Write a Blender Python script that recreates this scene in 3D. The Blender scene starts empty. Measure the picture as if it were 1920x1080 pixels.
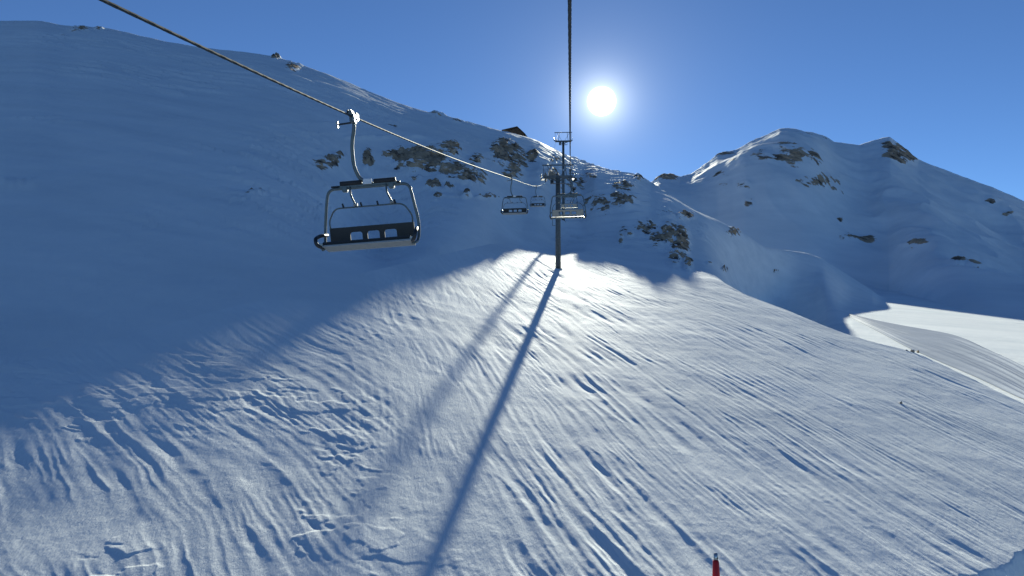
import bpy, bmesh, math, random
import numpy as np
from mathutils import Vector, Matrix, Euler

R = math.radians
scene = bpy.context.scene
COL = scene.collection

# ------------------------------------------------------------------ camera
F = 1397.0                      # focal length in photo pixels (1920 wide)
HORIZON = 600.0                 # photo row of eye level
PITCH = math.atan((HORIZON - 540.0) / F)
cam_d = bpy.data.cameras.new('camera')
cam = bpy.data.objects.new('camera', cam_d)
COL.objects.link(cam)
cam.location = (0, 0, 0)
cam.rotation_euler = (R(90) + PITCH, 0, 0)
cam_d.sensor_width = 36.0
cam_d.lens = 36.0 * F / 1920.0
cam_d.clip_start = 0.05
cam_d.clip_end = 20000
scene.camera = cam


def ray(px, py):
    """photo pixel -> (X/Y, Z/Y) of its line of sight"""
    u = (np.asarray(px, float) - 960.0) / F
    v = (540.0 - np.asarray(py, float)) / F
    yy = math.cos(PITCH) - v * math.sin(PITCH)
    return u / yy, (math.sin(PITCH) + v * math.cos(PITCH)) / yy


# ------------------------------------------------------------------ sun, sky, exposure
_su, _sz = ray(1128, 190)
SUN = Vector((float(_su), 1.0, float(_sz))).normalized()
SUN_EL = math.asin(SUN.z)
SUN_AZ = math.atan2(SUN.x, SUN.y)

sl = bpy.data.lights.new('sun', 'SUN')
sl.energy = 5.0
sl.angle = R(0.53)
sl.color = (0.98, 0.97, 0.81)
so = bpy.data.objects.new('sun', sl)
COL.objects.link(so)
so.rotation_euler = SUN.to_track_quat('Z', 'Y').to_euler()

world = bpy.data.worlds.new('World')
scene.world = world
world.use_nodes = True
wn, wl = world.node_tree.nodes, world.node_tree.links
wn.clear()
wo = wn.new('ShaderNodeOutputWorld')
bg = wn.new('ShaderNodeBackground')
sky = wn.new('ShaderNodeTexSky')
sky.sky_type = 'NISHITA'
sky.sun_disc = False
sky.sun_elevation = SUN_EL
sky.sun_rotation = SUN_AZ
sky.altitude = 4200
sky.air_density = 1.0
sky.dust_density = 0.03
sky.ozone_density = 5.5
SKY_STRENGTH = 0.05
bg.inputs['Strength'].default_value = SKY_STRENGTH
# the sun itself stands in the frame: a small bright disc with its aureole, fixed in the sky
tc = wn.new('ShaderNodeTexCoord')
dt = wn.new('ShaderNodeVectorMath'); dt.operation = 'DOT_PRODUCT'
nrm = wn.new('ShaderNodeVectorMath'); nrm.operation = 'NORMALIZE'
wl.new(tc.outputs['Generated'], nrm.inputs[0])
wl.new(nrm.outputs[0], dt.inputs[0])
dt.inputs[1].default_value = SUN


def wmath(op, a, b=None, clamp=False):
    n = wn.new('ShaderNodeMath'); n.operation = op; n.use_clamp = clamp
    for i, s in enumerate((a, b)):
        if s is None:
            continue
        if isinstance(s, (int, float)):
            n.inputs[i].default_value = s
        else:
            wl.new(s, n.inputs[i])
    return n.outputs[0]


ang = wmath('ARCCOSINE', wmath('MINIMUM', dt.outputs['Value'], 0.9999999))
mr = wn.new('ShaderNodeMapRange'); mr.interpolation_type = 'SMOOTHSTEP'
wl.new(ang, mr.inputs['Value'])
mr.inputs['From Min'].default_value = R(1.10); mr.inputs['From Max'].default_value = R(0.92)
mr.inputs['To Min'].default_value = 0.0; mr.inputs['To Max'].default_value = 60.0
aur = wmath('MULTIPLY', wmath('POWER', 2.718, wmath('MULTIPLY', ang, -1.0 / R(1.0))), 15.0)
aur2 = wmath('MULTIPLY', wmath('POWER', 2.718, wmath('MULTIPLY', ang, -1.0 / R(4.2))), 2.2)
tot = wmath('ADD', wmath('ADD', mr.outputs[0], aur), aur2)
cmb = wn.new('ShaderNodeMixRGB'); cmb.blend_type = 'MULTIPLY'; cmb.inputs[0].default_value = 1.0
wl.new(tot, cmb.inputs[1]); cmb.inputs[2].default_value = (0.92, 0.97, 0.92, 1)
add = wn.new('ShaderNodeMixRGB'); add.blend_type = 'ADD'; add.inputs[0].default_value = 1.0
wl.new(sky.outputs[0], add.inputs[1]); wl.new(cmb.outputs[0], add.inputs[2])
wl.new(add.outputs[0], bg.inputs['Color'])
wl.new(bg.outputs[0], wo.inputs['Surface'])

scene.view_settings.view_transform = 'Standard'
scene.view_settings.look = 'None'
scene.view_settings.gamma = 1.0
scene.view_settings.use_curve_mapping = False
scene.view_settings.exposure = 1.2
scene.render.engine = 'CYCLES'

# ================================================================== TERRAIN (numpy only)
#<<TERRAIN
_rs = np.random.RandomState(7)
_PERM = _rs.permutation(4096)
_GA = _rs.rand(4096) * 2 * np.pi
_GX, _GY = np.cos(_GA), np.sin(_GA)


def perlin(x, y, seed=0):
    xi = np.floor(x).astype(np.int64); yi = np.floor(y).astype(np.int64)
    xf = x - xi; yf = y - yi

    def g(ix, iy, dx, dy):
        h = _PERM[(_PERM[(ix + seed * 131) & 4095] + iy) & 4095]
        return _GX[h] * dx + _GY[h] * dy
    u = xf * xf * xf * (xf * (xf * 6 - 15) + 10)
    v = yf * yf * yf * (yf * (yf * 6 - 15) + 10)
    a = g(xi, yi, xf, yf); b = g(xi + 1, yi, xf - 1, yf)
    c = g(xi, yi + 1, xf, yf - 1); d = g(xi + 1, yi + 1, xf - 1, yf - 1)
    return (a + u * (b - a) + v * ((c + u * (d - c)) - (a + u * (b - a)))) * 1.4


def fbm(x, y, octs=4, seed=0, gain=0.5):
    s = 0.0; amp = 1.0; tot = 0.0
    for o in range(octs):
        s = s + amp * perlin(x * 2 ** o + 17.3 * o, y * 2 ** o - 9.1 * o, seed + o)
        tot += amp; amp *= gain
    return s / tot


def sstep(a, b, x):
    t = np.clip((x - a) / (b - a), 0, 1)
    return t * t * (3 - 2 * t)


def pchip1(xs, ys, x):
    xs = np.asarray(xs, float); ys = np.asarray(ys, float)
    h = np.diff(xs); d = np.diff(ys) / h
    m = np.zeros_like(ys)
    for i in range(1, len(xs) - 1):
        if d[i - 1] * d[i] > 0:
            w1 = 2 * h[i] + h[i - 1]; w2 = h[i] + 2 * h[i - 1]
            m[i] = (w1 + w2) / (w1 / d[i - 1] + w2 / d[i])
    m[0], m[-1] = d[0], d[-1]
    x = np.clip(x, xs[0], xs[-1])
    i = np.clip(np.searchsorted(xs, x) - 1, 0, len(xs) - 2)
    t = (x - xs[i]) / h[i]
    return ((2 * t**3 - 3 * t**2 + 1) * ys[i] + (t**3 - 2 * t**2 + t) * h[i] * m[i]
            + (-2 * t**3 + 3 * t**2) * ys[i + 1] + (t**3 - t**2) * h[i] * m[i + 1])


def eline(pts, U, lin=False):
    """line of photo pixels -> Z/Y as a function of X/Y"""
    a = np.array(pts, float)
    u, e = ray(a[:, 0], a[:, 1])
    return np.interp(U, u, e) if lin else pchip1(u, e, U)


def dline(pts, U):
    """distance along Y as a function of X/Y, anchored at photo columns"""
    a = np.array(pts, float)
    return pchip1((a[:, 0] - 960) / F, a[:, 1], U)


A0, B0, C0 = -22.0, -0.15, 0.2275


def near_base(X, Y):
    """the ski slope under the lift: a tilted shoulder that steepens to the left"""
    Ys = np.maximum(Y, 1.0)
    U = X / Ys
    w = sstep(0.06, -0.22, U) * sstep(5, 30, Y)
    Yt = np.interp(U, [-0.9, -0.687, -0.4, -0.186, 0.0], [48, 56, 79, 116, 165])
    Y0 = 26.0
    q = np.maximum(Y - Y0, 0.0)
    Z = A0 + B0 * X + C0 * Y + w * 0.5 * 0.095 * q * q / (Yt - Y0)
    # the shoulder rolls over towards the gully on the right
    rr = np.maximum(X - 22.0, 0.0)
    Z = Z - 0.0011 * rr * rr
    return Z


def near_detail(X, Y, amp=1.0):
    """wind-carved snow: rills down the fall line, sastrugi plates, ripples"""
    wx = 2.4 * fbm(X / 30, Y / 30, 2, 31); wy = 2.4 * fbm(X / 20 + 50, Y / 20, 3, 35)
    sx = 0.22 * fbm(X / 2.6, Y / 2.6, 3, 37); sy = 0.4 * fbm(X / 2.6 + 30, Y / 2.6, 3, 38)
    Xw, Yw = X + wx + sx, Y + wy + sy
    left = sstep(0.06, -0.34, X / np.maximum(Y, 5))
    patch = sstep(-0.10, 0.42, fbm(X / 19, Y / 24, 3, 41))
    patch2 = sstep(-0.20, 0.35, fbm(X / 11, Y / 15, 3, 43))

    patch3 = sstep(-0.3, 0.3, fbm(X / 8, Y / 10, 2, 45))

    def rills(dx, dy, sc, seed):
        p = Xw * dx + Yw * dy
        q = Xw * (-dy) + Yw * dx
        n1 = perlin(q / (1.7 * sc), p / (13.0 * sc), seed)
        r1 = np.where(n1 > 0, n1 * 0.5, -np.abs(n1) ** 1.3 * 1.9)
        n2 = 0.62 - 1.6 * np.abs(perlin(q / (1.15 * sc), p / (15 * sc), seed + 2))
        n3 = 0.62 - 1.6 * np.abs(perlin(q / (0.60 * sc), p / (9.0 * sc), seed + 5))
        return 0.115 * r1 * patch + 0.110 * n2 * (0.12 + 0.88 * patch2) + 0.062 * n3 * (0.15 + 0.85 * patch3)
    rgt = sstep(0.10, 0.36, X / np.maximum(Y, 5)) * (1 - left)
    z = rills(0.30, -0.954, 1.0 , 3) * (1 - left) * (1 - 0.25 * rgt) + 0.55 * left * rills(0.74, -0.67, 1.1, 13)
    # hummocks, broken crust
    z = z + (0.12 - 0.07 * left) * fbm(Xw / 9, Yw / 11, 3, 51)
    z = z + 0.026 * fbm(Xw / 1.5, Yw / 1.7, 4, 53, 0.6) * (1 - 0.4 * left)
    z = z + left * 0.05 * fbm((Xw + 0.5 * Yw) / 3.2, (Yw - 0.2 * Xw) / 4.6, 3, 55)
    # thin wind-crust plates with sharp lee edges
    s = fbm((Xw * 0.95 + Yw * 0.25) / 9.0, (Yw - 0.2 * Xw) / 4.8, 5, 61, 0.55)
    st = 0.0
    for k, (t0, h) in enumerate(((-0.20, 0.028), (0.06, 0.04), (0.26, 0.036))):
        st = st + h * sstep(t0 - 0.012, t0 + 0.018, s)
    z = z + st * (0.15 + 0.85 * left) * sstep(0.02, 0.30, fbm(X / 15, Y / 15, 2, 67) + 0.06 * left)
    # small ripples across the wind
    z = z + 0.020 * fbm((Xw + 0.3 * Yw) / 1.1, (Yw - 0.15 * Xw) / 0.6, 3, 71) * (0.2 + 0.5 * left) * patch2
    return z * amp


# ---- feature lines read from the photograph (px, py) and their distances (px, m)
L1 = [(-700, 860), (0, 690), (200, 640), (400, 585), (560, 545), (700, 508), (820, 480), (900, 462), (925, 457),
      (960, 466), (1000, 482), (1045, 494), (1075, 480), (1100, 472), (1140, 490), (1180, 506), (1240, 513),
      (1290, 521), (1330, 522), (1400, 553), (1470, 580), (1530, 605), (1590, 627), (1650, 645), (1700, 657),
      (1800, 700), (1920, 758), (2500, 1000)]
L2 = [(-700, 0), (0, 38), (60, 38), (130, 48), (190, 52), (300, 75), (400, 92), (500, 103), (560, 120), (630, 145),
      (700, 175), (780, 203), (850, 222), (920, 240), (990, 258), (1060, 290), (1110, 308), (1150, 320), (1190, 328),
      (1225, 345), (1260, 368), (1300, 392), (1350, 415), (1400, 440), (1440, 465), (1490, 471), (1530, 480),
      (1565, 500), (1600, 522), (1640, 548), (1665, 561), (1700, 567), (1800, 600), (1920, 630), (2500, 760)]
D2 = [(-700, 350), (0, 348.3), (400, 344.6), (600, 340.9), (700, 338.2), (850, 340.5), (920, 351.0), (970, 373.6), (1010, 405.1), (1043, 467.0),
      (1070, 485.0), (1091, 488.4), (1118, 441.4), (1149, 423.3), (1179, 410.3), (1217, 404), (1240, 385), (1262, 368), (1330, 385), (1440, 484.5), (1500, 571.2),
      (1560, 638), (1600, 679), (1640, 692), (1665, 680), (1700, 643), (1800, 385), (1920, 305), (2500, 260)]
LT = [(-700, 900), (1330, 524), (1400, 557), (1470, 585), (1525, 601), (1550, 580), (1575, 573), (1600, 572), (1640, 574), (1665, 580),
      (1700, 592), (1800, 640), (1920, 685), (2500, 900)]
DT = [(-700, 225), (1330, 250), (1400, 350), (1470, 455), (1530, 405.9), (1560, 389.5), (1600, 417.4), (1640, 423.3), (1665, 435), (1700, 391), (1800, 252), (1920, 192), (2500, 170)]
LF = [(-700, 560), (900, 545), (1225, 530), (1440, 530), (1560, 527), (1600, 528), (1650, 541), (1700, 552), (1800, 578), (1920, 600), (2500, 700)]
DF = [(-700, 900), (1225, 1000), (1440, 1000), (1600, 1000), (1650, 1000), (1700, 948), (1750, 730), (1800, 563), (1920, 444), (2500, 400)]
L7 = [(-700, 480), (900, 450), (1180, 420), (1225, 378), (1290, 374), (1340, 352), (1370, 325), (1400, 303), (1450, 290), (1490, 292),
      (1530, 312), (1560, 345), (1600, 372), (1640, 380), (1680, 378), (1740, 395), (1800, 430), (1920, 490), (2500, 600)]
D7 = [(-700, 1200), (1225, 1250), (1400, 1400), (1500, 1440), (1600, 1520), (1700, 1450), (1920, 1200), (2500, 1050)]
L8 = [(-700, 470), (900, 440), (1100, 415), (1180, 365), (1215, 345), (1235, 332), (1255, 328), (1275, 333), (1295, 326), (1330, 302), (1345, 290),
      (1380, 281), (1410, 264), (1440, 252), (1462, 241), (1478, 240), (1500, 244), (1530, 250), (1548, 256), (1565, 266), (1612, 272),
      (1635, 264), (1655, 258), (1668, 257), (1685, 270), (1705, 287), (1722, 300), (1800, 330), (1860, 352), (1920, 377),
      (2100, 450), (2500, 560)]
D8 = [(-700, 1500), (1225, 1550), (1340, 1700), (1475, 1900), (1665, 1950), (1920, 1800), (2500, 1600)]


OFA = [(0, 0.0007, -0.0001), (450, -0.0117, -0.0023), (600, -0.0472, -0.013), (720, -0.1481, -0.0199), (820, -0.0333, 0.0062), (900, 0.0049, -0.0042), (985, -0.0967, -0.0302), (1500, -0.039, 0.0042)]


def hermite(t, z0, z1, m0, m1, h):
    return ((2 * t**3 - 3 * t**2 + 1) * z0 + (t**3 - 2 * t**2 + t) * h * m0
            + (-2 * t**3 + 3 * t**2) * z1 + (t**3 - t**2) * h * m1)


def build_terrain(U, rows):
    """heights on a fan of columns U (X/Y); returns X, Y, Z, segment id per row"""
    n = len(U)
    PX = U * F + 960
    E1 = eline(L1, U)
    # distance of the upper edge of the slope: where its line of sight meets the ground
    Yg = np.geomspace(20, 330, 1600)
    XX = U[None, :] * Yg[:, None]
    hit = (near_base(XX, Yg[:, None] + 0 * XX) - E1[None, :] * Yg[:, None]) >= 0
    idx = np.where(hit.any(0), hit.argmax(0), len(Yg) - 1)
    Y1 = Yg[idx]
    # smooth a little along the columns
    k = max(3, int(n * 0.006)) | 1
    Y1 = np.convolve(np.pad(Y1, k // 2, mode='edge'), np.ones(k) / k, 'valid')
    Z1 = near_base(U * Y1, Y1)
    E2 = eline(L2, U); Y2 = dline(D2, U); Z2 = E2 * Y2
    w = sstep(1315, 1400, PX)
    ET = eline(LT, U); YT = dline(DT, U); ZT = ET * YT
    s12 = (Z2 - Z1) / (Y2 - Y1)
    # left of the crest: two points up the hill face
    f2, f3 = 0.22, 0.55
    ofa = np.array(OFA)
    OF2 = pchip1(ofa[:, 0], ofa[:, 1], PX); OF3 = pchip1(ofa[:, 0], ofa[:, 2], PX)
    Y2a = Y1 + f2 * (Y2 - Y1); Z2a = Z1 + (f2 + OF2) * (Z2 - Z1)
    Y3a = Y1 + f3 * (Y2 - Y1); Z3a = Z1 + (f3 + OF3) * (Z2 - Z1)
    sh = sstep(985, 1045, PX) * (1 - sstep(1220, 1290, PX))      # sunlit shoulder below the ridge
    Y3a = Y3a * (1 - sh) + sh * (Y2 - 110); Z3a = Z3a * (1 - sh) + sh * (Z2 - 110 * 0.275)
    # right of the crest: trough behind it, toe of the far flank
    dep = np.interp(PX, [1330, 1400, 1590, 1700, 2500], [1.5, 6, 9, 7, 8])
    Y2b = Y1 + np.interp(PX, [1330, 1590, 1920], [25, 45, 50]); Z2b = (Z1 / Y1) * Y2b - dep
    YTb = np.maximum(YT, Y2b + 20); ZTb = ET * YTb
    K2Y = Y2a * (1 - w) + Y2b * w; K2Z = Z2a * (1 - w) + Z2b * w
    K3Y = Y3a * (1 - w) + YTb * w; K3Z = Z3a * (1 - w) + ZTb * w
    K4Y, K4Z = Y2, Z2
    floorw = sstep(1590, 1680, PX)
    K5Y = K4Y + 90
    EF = eline(LF, U); YF = dline(DF, U); ZF = EF * YF
    K5Zh = E2 * K5Y - np.interp(PX, [1450, 1600], [22, 9])
    K5Zf = K4Z + (ZF - K4Z) * (K5Y - K4Y) / (YF - K4Y)
    K5Z = K5Zh * (1 - floorw) + K5Zf * floorw
    K6Y, K6Z = YF, ZF
    K7Y = dline(D7, U); K7Z = eline(L7, U) * K7Y
    K8Y = dline(D8, U); K8Z = eline(L8, U, True) * K8Y
    K9Y = K8Y + 700; K9Z = K8Z - 200
    # right of the hill the bowl floor is one even plane up to the foot of the mountain
    pb, pt, pa = 0.10, 0.08, -20.0
    ps = pb - pt * U
    fl3 = sstep(1535, 1600, PX); fl4 = sstep(1635, 1678, PX); fl6 = sstep(1640, 1700, PX)
    K2Y = K2Y * (1 - fl3) + (Y1 + 38) * fl3
    K2Z = K2Z * (1 - fl3) + (pa + ps * K2Y - 0.5) * fl3
    K3Z = K3Z * (1 - fl3) + (pa + ps * K3Y) * fl3
    K4Z = K4Z * (1 - fl4) + (pa + ps * K4Y) * fl4
    YFp = np.clip(-pa / np.maximum(ps - EF, 1e-3), 300, 1000)
    K6Y = K6Y * (1 - fl6) + YFp * fl6
    K6Z = K6Z * (1 - fl6) + (pa + ps * K6Y) * fl6
    K5Z = K5Z * (1 - fl4) + (pa + ps * K5Y) * fl4
    KY = [Y1, K2Y, K3Y, K4Y, K5Y, K6Y, K7Y, K8Y, K9Y]
    KZ = [Z1, K2Z, K3Z, K4Z, K5Z, K6Z, K7Z, K8Z, K9Z]
    K = len(KY)
    H = [KY[i + 1] - KY[i] for i in range(K - 1)]
    S = [(KZ[i + 1] - KZ[i]) / H[i] for i in range(K - 1)]
    ml = [None] * K; mr_ = [None] * K
    for i in range(K):
        if i == 0:
            m = S[0]
        elif i == K - 1:
            m = S[-1]
        else:
            a, b = S[i - 1], S[i]
            m = np.where(a * b > 0, 2 * a * b / np.where(np.abs(a + b) < 1e-9, 1e-9, a + b), 0.0)
        ml[i] = mr_[i] = m
    # the near slope flows smoothly into the hill on the left, breaks at the foot further right
    dn = (near_base(U * (Y1 + .5), Y1 + .5) - near_base(U * (Y1 - .5), Y1 - .5))
    corner = sstep(600, 760, PX)
    mr_[0] = dn * (1 - corner) + corner * (S[0] * (1 - w) + w * np.minimum(dn * 0.35, Z1 / Y1))
    # toe of flank and foot of mountain are concave breaks
    ml[2] = ml[2] * (1 - w) + w * S[1]; mr_[2] = mr_[2] * (1 - w) + w * S[2]
    ml[5], mr_[5] = S[4], S[5] * 0.95
    for q_, f_ in ((1, fl3), (2, fl3), (4, fl4)):
        ml[q_] = ml[q_] * (1 - f_) + ps * f_; mr_[q_] = mr_[q_] * (1 - f_) + ps * f_
    # the ridge is rounded: tangent to the line of sight
    lft = 1 - sstep(900, 985, PX)
    ml[3] = floorw * ml[3] + (1 - floorw) * ((E2 * 1.02 * (1 - lft) + lft * s12 * 0.95) * (1 - sh) + sh * 0.262); mr_[3] = floorw * mr_[3] + (1 - floorw) * E2 * 0.6
    ml[3] = ml[3] * (1 - fl4) + ps * fl4; mr_[3] = mr_[3] * (1 - fl4) + ps * fl4
    ml[7] = np.maximum(S[6], 0.37); mr_[7] = S[7]
    Xs, Ys, Zs, seg = [], [], [], []
    # near rows
    r0 = 9.0
    nr = rows[0]
    a = np.concatenate([np.linspace(0, 1, 26)[:-1] * 0.0, []])
    t_near = np.concatenate([np.linspace(0, 0.42, 30, endpoint=False), np.linspace(0.42, 1.0, nr - 30)])
    for t in t_near:
        Y = r0 * (Y1 / r0) ** t
        Ys.append(Y); Zs.append(near_base(U * Y, Y)); seg.append(0)
    for i in range(K - 1):
        m = rows[i + 1]
        for j in range(1, m + 1):
            t = j / m
            Ys.append(KY[i] + t * H[i])
            Zs.append(hermite(t, KZ[i], KZ[i + 1], mr_[i], ml[i + 1], H[i])); seg.append(i + 1)
    Y = np.array(Ys); Z = np.array(Zs)
    X = U[None, :] * Y
    return X, Y, Z, np.array(seg), dict(Y1=Y1, Y2=Y2, YF=K6Y, Y8=K8Y, YT=YTb, PX=PX, w=w, floorw=floorw)


# rock blobs (px, py, rx, ry, strength) read from the photograph
ROCK_HILL = [(790, 300, 62, 24, 1.0), (745, 290, 28, 14, .8), (840, 285, 26, 22, .7), (850, 322, 30, 16, .8), (690, 302, 12, 20, .9), (612, 306, 30, 13, .55),
             (635, 294, 14, 6, .6), (880, 330, 26, 20, .7), (812, 349, 14, 9, .9), (843, 352, 9, 7, .9), (822, 369, 10, 4, .7), (875, 367, 9, 5, .8),
             (915, 369, 20, 4, .7), (945, 285, 30, 26, .9), (970, 300, 22, 26, .8), (998, 293, 13, 14, .8), (960, 328, 20, 12, .8), (780, 335, 12, 4, .6),
             (1040, 300, 14, 8, .5), (1035, 330, 20, 14, .7), (1075, 345, 24, 20, .6), (1120, 380, 26, 18, .6), (1165, 352, 26, 10, .7), (1166, 376, 26, 13, .85), (1110, 330, 20, 6, .5),
             (1198, 335, 9, 6, .7), (1135, 392, 12, 10, .8), (1286, 405, 16, 7, .9), (1172, 433, 12, 10, .7), (1180, 440, 10, 6, .9), (1212, 424, 22, 16, .6),
             (1232, 452, 18, 16, .7), (1255, 440, 18, 24, .75), (1278, 455, 16, 30, .9), (1268, 480, 16, 22, .7), (1290, 495, 10, 14, .7), (1165, 452, 6, 10, .6),
             (1376, 436, 14, 10, .7), (1250, 400, 20, 10, .4), (480, 365, 22, 2.4, .42), (150, 56, 26, 6, .6), (185, 55, 12, 4, .6), (115, 68, 12, 3, .4), (517, 108, 9, 4, 1.0),
             (548, 125, 16, 10, .6), (822, 215, 20, 6, .6), (860, 226, 12, 4, .5), (735, 232, 14, 10, .25), (1360, 508, 7, 4, .8), (1330, 493, 6, 3, .6), (1455, 510, 8, 5, .5),
             (905, 335, 10, 14, .7), (895, 300, 16, 14, .5)]
ROCK_MTN = [(1250, 330, 26, 8, .9), (1355, 288, 22, 6, .7), (1312, 308, 14, 5, .6), (1445, 292, 46, 10, .75), (1475, 283, 30, 8, .7), (1505, 298, 34, 16, .75), (1528, 312, 16, 14, .7),
            (1352, 338, 14, 16, .6), (1395, 345, 14, 10, .6), (1385, 305, 20, 10, .4), (1500, 252, 30, 8, .35), (1545, 258, 14, 6, .4), (1545, 350, 34, 12, .7), (1520, 340, 30, 7, .5), (1570, 365, 14, 8, .7),
            (1688, 286, 30, 15, 1.0), (1665, 275, 14, 14, .8), (1700, 298, 26, 7, .9), (1405, 380, 9, 9, .55), (1608, 448, 28, 6, .85), (1585, 440, 10, 4, .7), (1712, 463, 22, 3.5, 1.0), (1798, 496, 20, 6, .8), (1835, 502, 18, 8, .75), (1862, 508, 8, 3, .8),
            (1862, 380, 14, 5, .8), (1893, 408, 12, 4, .8), (1575, 412, 8, 4, .6), (1640, 320, 20, 8, .25)]


def project(X, Y, Z):
    c, s = math.cos(PITCH), math.sin(PITCH)
    d = Y * c + Z * s
    v = (-Y * s + Z * c) / d
    return 960 + F * X / d, 540 - F * v


def blob_mask(px, py, blobs):
    m = np.zeros_like(px)
    for bx, by, rx, ry, st in blobs:
        d2 = ((px - bx) / rx) ** 2 + ((py - by) / ry) ** 2
        m = np.maximum(m, st * np.exp(-0.9 * d2 * d2 - 0.15 * d2))
    return m
#>>TERRAIN

# ------------------------------------------------------------------ helpers
def tag(o, label=None, cat=None, group=None, kind=None):
    if label: o['label'] = label
    if cat: o['category'] = cat
    if group: o['group'] = group
    if kind: o['kind'] = kind
    return o


def link(name, mesh, mat=None, parent=None, smooth=False):
    o = bpy.data.objects.new(name, mesh)
    COL.objects.link(o)
    if mat is not None and not mesh.materials:
        mesh.materials.append(mat)
    if parent is not None:
        o.parent = parent
    if smooth:
        mesh.polygons.foreach_set('use_smooth', [True] * len(mesh.polygons))
    return o


def build(name, bm, mat, parent=None, smooth=False):
    me = bpy.data.meshes.new(name)
    bmesh.ops.recalc_face_normals(bm, faces=bm.faces[:])
    bm.to_mesh(me); bm.free()
    return link(name, me, mat, parent, smooth)


def empty(name, loc=(0, 0, 0), rot=(0, 0, 0)):
    o = bpy.data.objects.new(name, None)
    o.empty_display_size = 0.3
    COL.objects.link(o)
    o.location = loc; o.rotation_euler = rot
    return o


def add_box(bm, c, size, rot=None, bevel=0.0):
    r = bmesh.ops.create_cube(bm, size=1.0)
    vs = r['verts']
    M = Matrix.Translation(Vector(c)) @ (rot.to_4x4() if rot is not None else Matrix.Identity(4)) @ Matrix.Diagonal((*size, 1))
    bmesh.ops.transform(bm, matrix=M, verts=vs)
    if bevel > 0:
        es = list({e for v in vs for e in v.link_edges})
        bmesh.ops.bevel(bm, geom=es, offset=bevel, segments=2, affect='EDGES', clamp_overlap=True)
    return vs


def add_tube(bm, pts, r, seg=10, caps=True):
    pts = [Vector(p) for p in pts]
    rad = r if isinstance(r, (list, tuple)) else [r] * len(pts)
    t0 = (pts[1] - pts[0]).normalized()
    up = Vector((0, 0, 1)) if abs(t0.z) < 0.9 else Vector((1, 0, 0))
    n = t0.cross(up).normalized()
    rings = []
    for i, p in enumerate(pts):
        if i == 0: t = t0
        elif i == len(pts) - 1: t = (pts[i] - pts[i - 1]).normalized()
        else: t = ((pts[i + 1] - p).normalized() + (p - pts[i - 1]).normalized()).normalized()
        n = (n - t * n.dot(t)).normalized()
        b = t.cross(n)
        rings.append([bm.verts.new(p + (n * math.cos(a) + b * math.sin(a)) * rad[i])
                      for a in (2 * math.pi * k / seg for k in range(seg))])
    for a, c in zip(rings, rings[1:]):
        for k in range(seg):
            bm.faces.new((a[k], a[(k + 1) % seg], c[(k + 1) % seg], c[k]))
    if caps:
        bm.faces.new(rings[0][::-1]); bm.faces.new(rings[-1])


def arc_path(pts, rads, n=6):
    """polyline with rounded corners"""
    P = [Vector(p) for p in pts]
    out = [P[0]]
    for i in range(1, len(P) - 1):
        r = rads if not isinstance(rads, (list, tuple)) else rads[i - 1]
        a = P[i - 1] - P[i]; b = P[i + 1] - P[i]
        d = min(r, a.length * .49, b.length * .49)
        p0 = P[i] + a.normalized() * d; p2 = P[i] + b.normalized() * d
        for k in range(n + 1):
            t = k / n
            out.append(p0 * (1 - t) ** 2 + P[i] * 2 * t * (1 - t) + p2 * t * t)
    out.append(P[-1])
    return out


def add_wheel(bm, c, axis, r, w, seg=18):
    axis = Vector(axis).normalized(); c = Vector(c)
    add_tube(bm, [c - axis * w / 2, c - axis * w * .3, c - axis * w * .12, c + axis * w * .12, c + axis * w * .3, c + axis * w / 2],
             [r, r, r * .9, r * .9, r, r], seg)


# ------------------------------------------------------------------ materials
def new_mat(name):
    m = bpy.data.materials.new(name); m.use_nodes = True
    return m, m.node_tree.nodes, m.node_tree.links, m.node_tree.nodes['Principled BSDF']


def plain(name, col, rough=0.5, metal=0.0, var=0.12, scale=6.0, bump=0.0):
    m, n, l, b = new_mat(name)
    t = n.new('ShaderNodeTexCoord')
    nz = n.new('ShaderNodeTexNoise'); nz.inputs['Scale'].default_value = scale; nz.inputs['Detail'].default_value = 5
    l.new(t.outputs['Object'], nz.inputs['Vector'])
    cr = n.new('ShaderNodeValToRGB')
    cr.color_ramp.elements[0].position = 0.3; cr.color_ramp.elements[1].position = 0.7
    cr.color_ramp.elements[0].color = (*[c * (1 - var) for c in col], 1)
    cr.color_ramp.elements[1].color = (*[min(1, c * (1 + var)) for c in col], 1)
    l.new(nz.outputs['Fac'], cr.inputs['Fac']); l.new(cr.outputs['Color'], b.inputs['Base Color'])
    rr = n.new('ShaderNodeMapRange'); rr.inputs['To Min'].default_value = max(0, rough - .1); rr.inputs['To Max'].default_value = min(1, rough + .12)
    l.new(nz.outputs['Fac'], rr.inputs['Value']); l.new(rr.outputs[0], b.inputs['Roughness'])
    b.inputs['Metallic'].default_value = metal
    if bump:
        bp = n.new('ShaderNodeBump'); bp.inputs['Strength'].default_value = bump; bp.inputs['Distance'].default_value = 0.02
        l.new(nz.outputs['Fac'], bp.inputs['Height']); l.new(bp.outputs[0], b.inputs['Normal'])
    return m


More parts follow.
